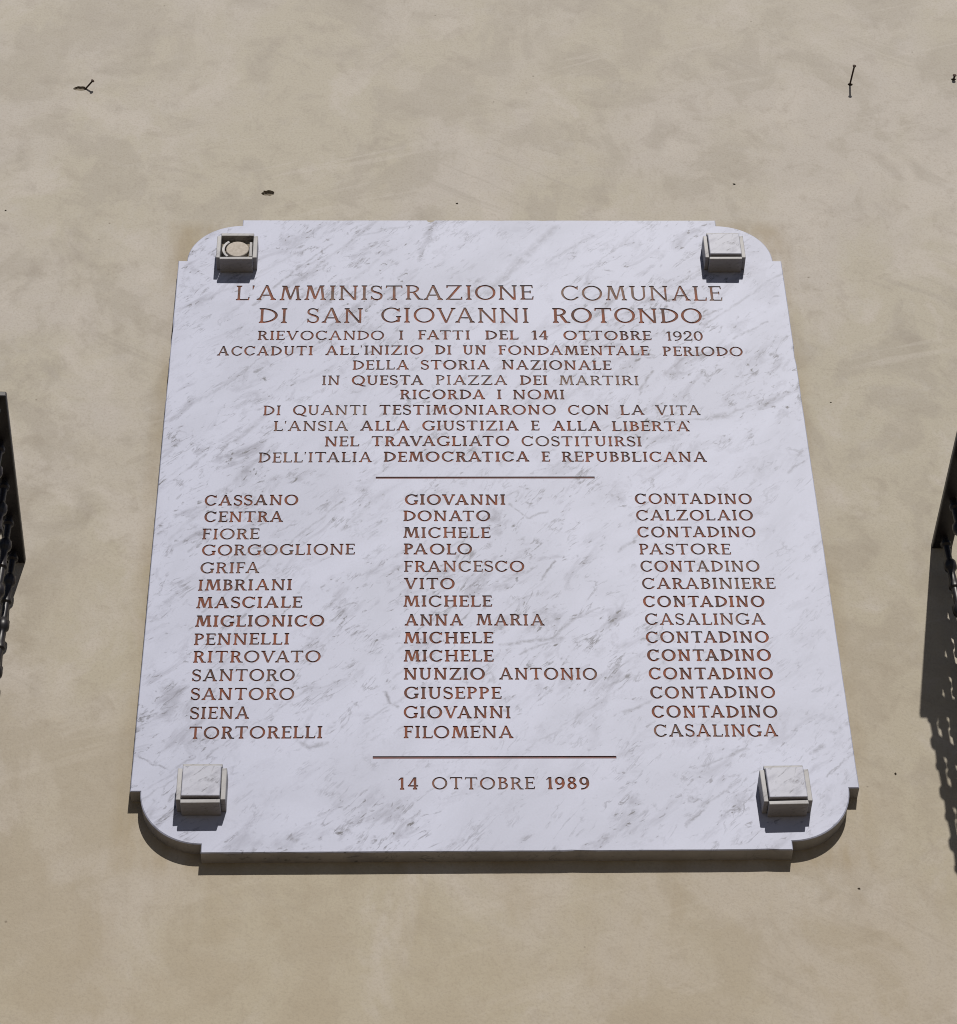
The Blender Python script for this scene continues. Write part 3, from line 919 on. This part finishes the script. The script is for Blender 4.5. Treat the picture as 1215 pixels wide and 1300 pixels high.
# stone brackets that clasp the corners
def bracket(cx, cz, capped=True, label=None, tilt=0.0):
    HW, PW, D, HH = 0.034, 0.0095, 0.036, 0.034
    bm = bmesh.new()
    if capped:
        add_box(bm, -HW + .001, HW - .001, -D + 0.004, -0.0002, -HH, HH, 0.0008)
    else:
        add_box(bm, -HW + .001, HW - .001, -D + 0.014, -0.0002, -HH, HH, 0.0008)
    core = from_bm('corner_bracket', bm, M_BRACKET if capped else M_CAVITY, plaque, (cx, 0, cz))
    core.rotation_euler = (0, tilt, 0)
    if label:
        core['label'] = label
    for sg in (-1, 1):
        bm = bmesh.new()
        xa, xb = sorted((sg * (HW + .0006), sg * (HW + PW)))
        add_box(bm, xa, xb, -D, -0.0002, -HH - .001, HH, 0.0012, 0.0004)
        from_bm('side_plate', bm, M_BRACKET, core)
    bm = bmesh.new()
    add_box(bm, -HW - .001, HW + .001, -D - .003, -0.0002, -HH - 0.0095, -HH - .0015, 0.0012, 0.0004)
    from_bm('bottom_plate', bm, M_BRACKET, core)
    bm = bmesh.new()
    add_box(bm, -HW - .001, HW + .001, -D, -0.0002, HH + 0.001, HH + 0.0095, 0.0012, 0.0004)
    from_bm('top_plate', bm, M_BRACKET, core)
    if capped:
        bm = bmesh.new()
        add_box(bm, -HW, HW, -D - 0.0085, -D + 0.003, -HH + .0017, HH - .001, 0.0016, 0.0004)
        from_bm('cover', bm, M_COVER, core)
    else:
        # the cover is lost: a mortar plug and a broken rim show inside
        bm = bmesh.new()
        prof = [(0, .0235), (.009, .0235), (.0105, .0225), (.011, .0)]
        add_lathe(bm, [(0, .0242), (.009, .0242), (.0102, .0230), (.0106, .018)], 22, Vector((0.001, -D + 0.0141, -0.003)), Vector((0, -1, 0)))
        from_bm('mortar_plug', bm, M_MORTAR, core, smooth=40)
        bm = bmesh.new()
        prev = None
        for k in range(9):
            a = rad(128 + 100 * k / 8)
            ri, ro = 0.0275, 0.0325
            row = [bm.verts.new((0.001 + r * math.cos(a), -D + y, -0.003 + r * math.sin(a))) for r, y in ((ri, .0045), (ro, .004), (ro, .0139), (ri, .0139))]
            if prev:
                for j in range(4):
                    bm.faces.new((prev[j], prev[(j + 1) % 4], row[(j + 1) % 4], row[j]))
            else:
                bm.faces.new(row)
            prev = row
        bm.faces.new(prev[::-1])
        from_bm('broken_rim', bm, M_BRACKET, core)
        bm = bmesh.new()
        add_box(bm, 0.0262, 0.0325, -D + .005, -D + 0.0139, -.026, .020, 0.0008, 0.0006)
        from_bm('broken_rim', bm, M_BRACKET, core)
    return core
bracket(-0.523, 0.706, False, 'open bracket that has lost its cover, with a round mortar plug inside')
bracket(0.5235, 0.707)
bracket(-0.5205, -0.711)
bracket(0.5125, -0.7205, True, None, rad(-1.2))

# ------------------------------------------------------------------ nails left in the plaster
def nail(name, x, z, tip, r, label, bent=None):
    """tip: offset of the head from the hole (x, y, z)"""
    e = bpy.data.meshes.new(name)
    bm = bmesh.new()
    a = Vector((0, 0.018, 0))
    b = Vector(tip)
    pts = [a, Vector((0, 0.0, 0)) + b * 0.02] + ([Vector(bent)] if bent else []) + [b]
    add_tube(bm, pts, r, 8)
    d = (pts[-1] - pts[-2]).normalized()
    add_lathe(bm, [(-.0012, r * .9), (-.0006, r * 2.0), (.0012, r * 2.0), (.0020, r * 1.3)], 10, b, d)
    o = from_bm(name, bm, M_RUST, None, (x, WALL_Y, z + LIFT), 40)
    tag(o, label, 'nail', 'nails left in the plaster')
    return o
nail('nail', 0.880, 1.352, (0.004, -0.053, 0.001), 0.0021, 'long straight rusty nail jutting out of the wall above the right of the plaque')
nail('nail', 1.128, 1.372, (0.0005, -0.011, 0.001), 0.0023, 'very short nail stub in the wall, right of the long nail')
nail('nail', -0.906, 1.330, (0.018, -0.020, 0.004), 0.0021, 'bent rusty nail beside a chipped hole in the plaster, above the left of the plaque')

# ------------------------------------------------------------------ balconies
def baluster_mesh(height):
    """turned iron bar: rings and beads, hanging from z = 0 down to -height"""
    prof = [(0, .0065), (.012, .0065), (.016, .0105), (.022, .0105), (.026, .0070)]
    z = .026
    r0 = .0067
    k = 0
    while z < height - .12:
        seq = [(z + .030, r0), (z + .036, .0085), (z + .040, .0120), (z + .048, .0128), (z + .056, .0120), (z + .060, .0085), (z + .066, r0),
               (z + .092, r0 + .0016), (z + .098, .0108), (z + .104, .0108), (z + .108, r0 + .0006)]
        prof += seq
        z += .112
    prof += [(height - .02, r0), (height - .012, .010), (height, .010)]
    return prof

def balcony(name, x, z, depth, width, sgn, turn, label):
    """x, z: where the outer edge of the hand rail meets the wall; the balcony runs on by width in sgn * x"""
    root = empty(name, (x, WALL_Y, z + LIFT), label, 'balcony', 'balconies either side of the plaque')
    root.rotation_euler = (0, 0, turn)
    RW, RT, H = .040, .013, .95
    def bx(nm, x0, x1, y0, y1, z0, z1, mat, bev=.002):
        bm = bmesh.new()
        xa, xb = sorted((sgn * x0, sgn * x1))
        add_box(bm, xa, xb, y0, y1, z0, z1, bev)
        return from_bm(nm, bm, mat, root)
    # hand rail: one U-shaped flat bar
    bm = bmesh.new()
    def rb(x0, x1, y0, y1):
        xa, xb = sorted((sgn * x0, sgn * x1))
        add_box(bm, xa, xb, y0, y1, -RT, 0, .0025)
    rb(0, RW, -depth, .05)
    rb(width - RW, width, -depth, .05)
    rb(RW - .001, width - RW + .001, -depth + .0005, -depth + RW)
    from_bm('handrail', bm, M_IRON, root)
    # under-rail that carries the bars
    bm = bmesh.new()
    def ub(x0, x1, y0, y1):
        xa, xb = sorted((sgn * x0, sgn * x1))
        add_box(bm, xa, xb, y0, y1, -H + .08, -H + .092, .0015)
    ub(.008 - FL, .032 - FL, -depth + .008 - .0, .05); ub(width - .032 + FL, width - .008 + FL, -depth + .008, .05)
    ub(.032 - FL, width - .032 + FL, -depth + .0085, -depth + .032)
    from_bm('bottom_rail', bm, M_IRON, root)
    me = None
    def bar(bx_, by_, lean):
        nonlocal me
        if me is None:
            b = bmesh.new()
            add_lathe(b, [(h, r) for h, r in baluster_mesh(H - .085)], 14, Vector((0, 0, 0)), Vector((0, 0, -1)))
            o = from_bm('baluster', b, M_IRON, root, (sgn * bx_, by_, -RT + .001), 35)
            me = o.data
        else:
            o = link('baluster', me, None, root, (sgn * bx_, by_, -RT + .001))
        o.rotation_euler = (0, -sgn * lean, 0)
        return o
    n = 5
    for k in range(n):
        y = -(.032 + (depth - .032 - .02) * k / (n - 1))
        bar(.020, y, FLARE); bar(width - .020, y, -FLARE)
    m = int((width - .04) / .105)
    for k in range(1, m):
        f = k / m
        bar(.02 + (width - .04) * f, -depth + .02, FLARE * (1 - 2 * f))
    for px in (.038, width - .058):
        for py in (-depth + .012, -.06):
            bx('post', px, px + .02, py, py + .02, -H, -H + .085, M_IRON)
    bx('slab', .03, width - .03, -depth - .03, .10, -H - .10, -H, M_STONE, .008)
    bx('moulding', .05, width - .05, -depth, .10, -H - .15, -H - .102, M_STONE, .012)
    return root
FLARE = 0.005
FL = -FLARE * .86
balcony('balcony', 0.869, -0.090, 0.482, 1.35, 1, 0.0, 'black iron balcony with a long jagged shadow down the wall, right of the plaque')
balcony('balcony', -0.896, -0.121, 0.455, 1.35, -1, rad(2.2), 'black iron balcony with a short shadow, on the wall left of the plaque')
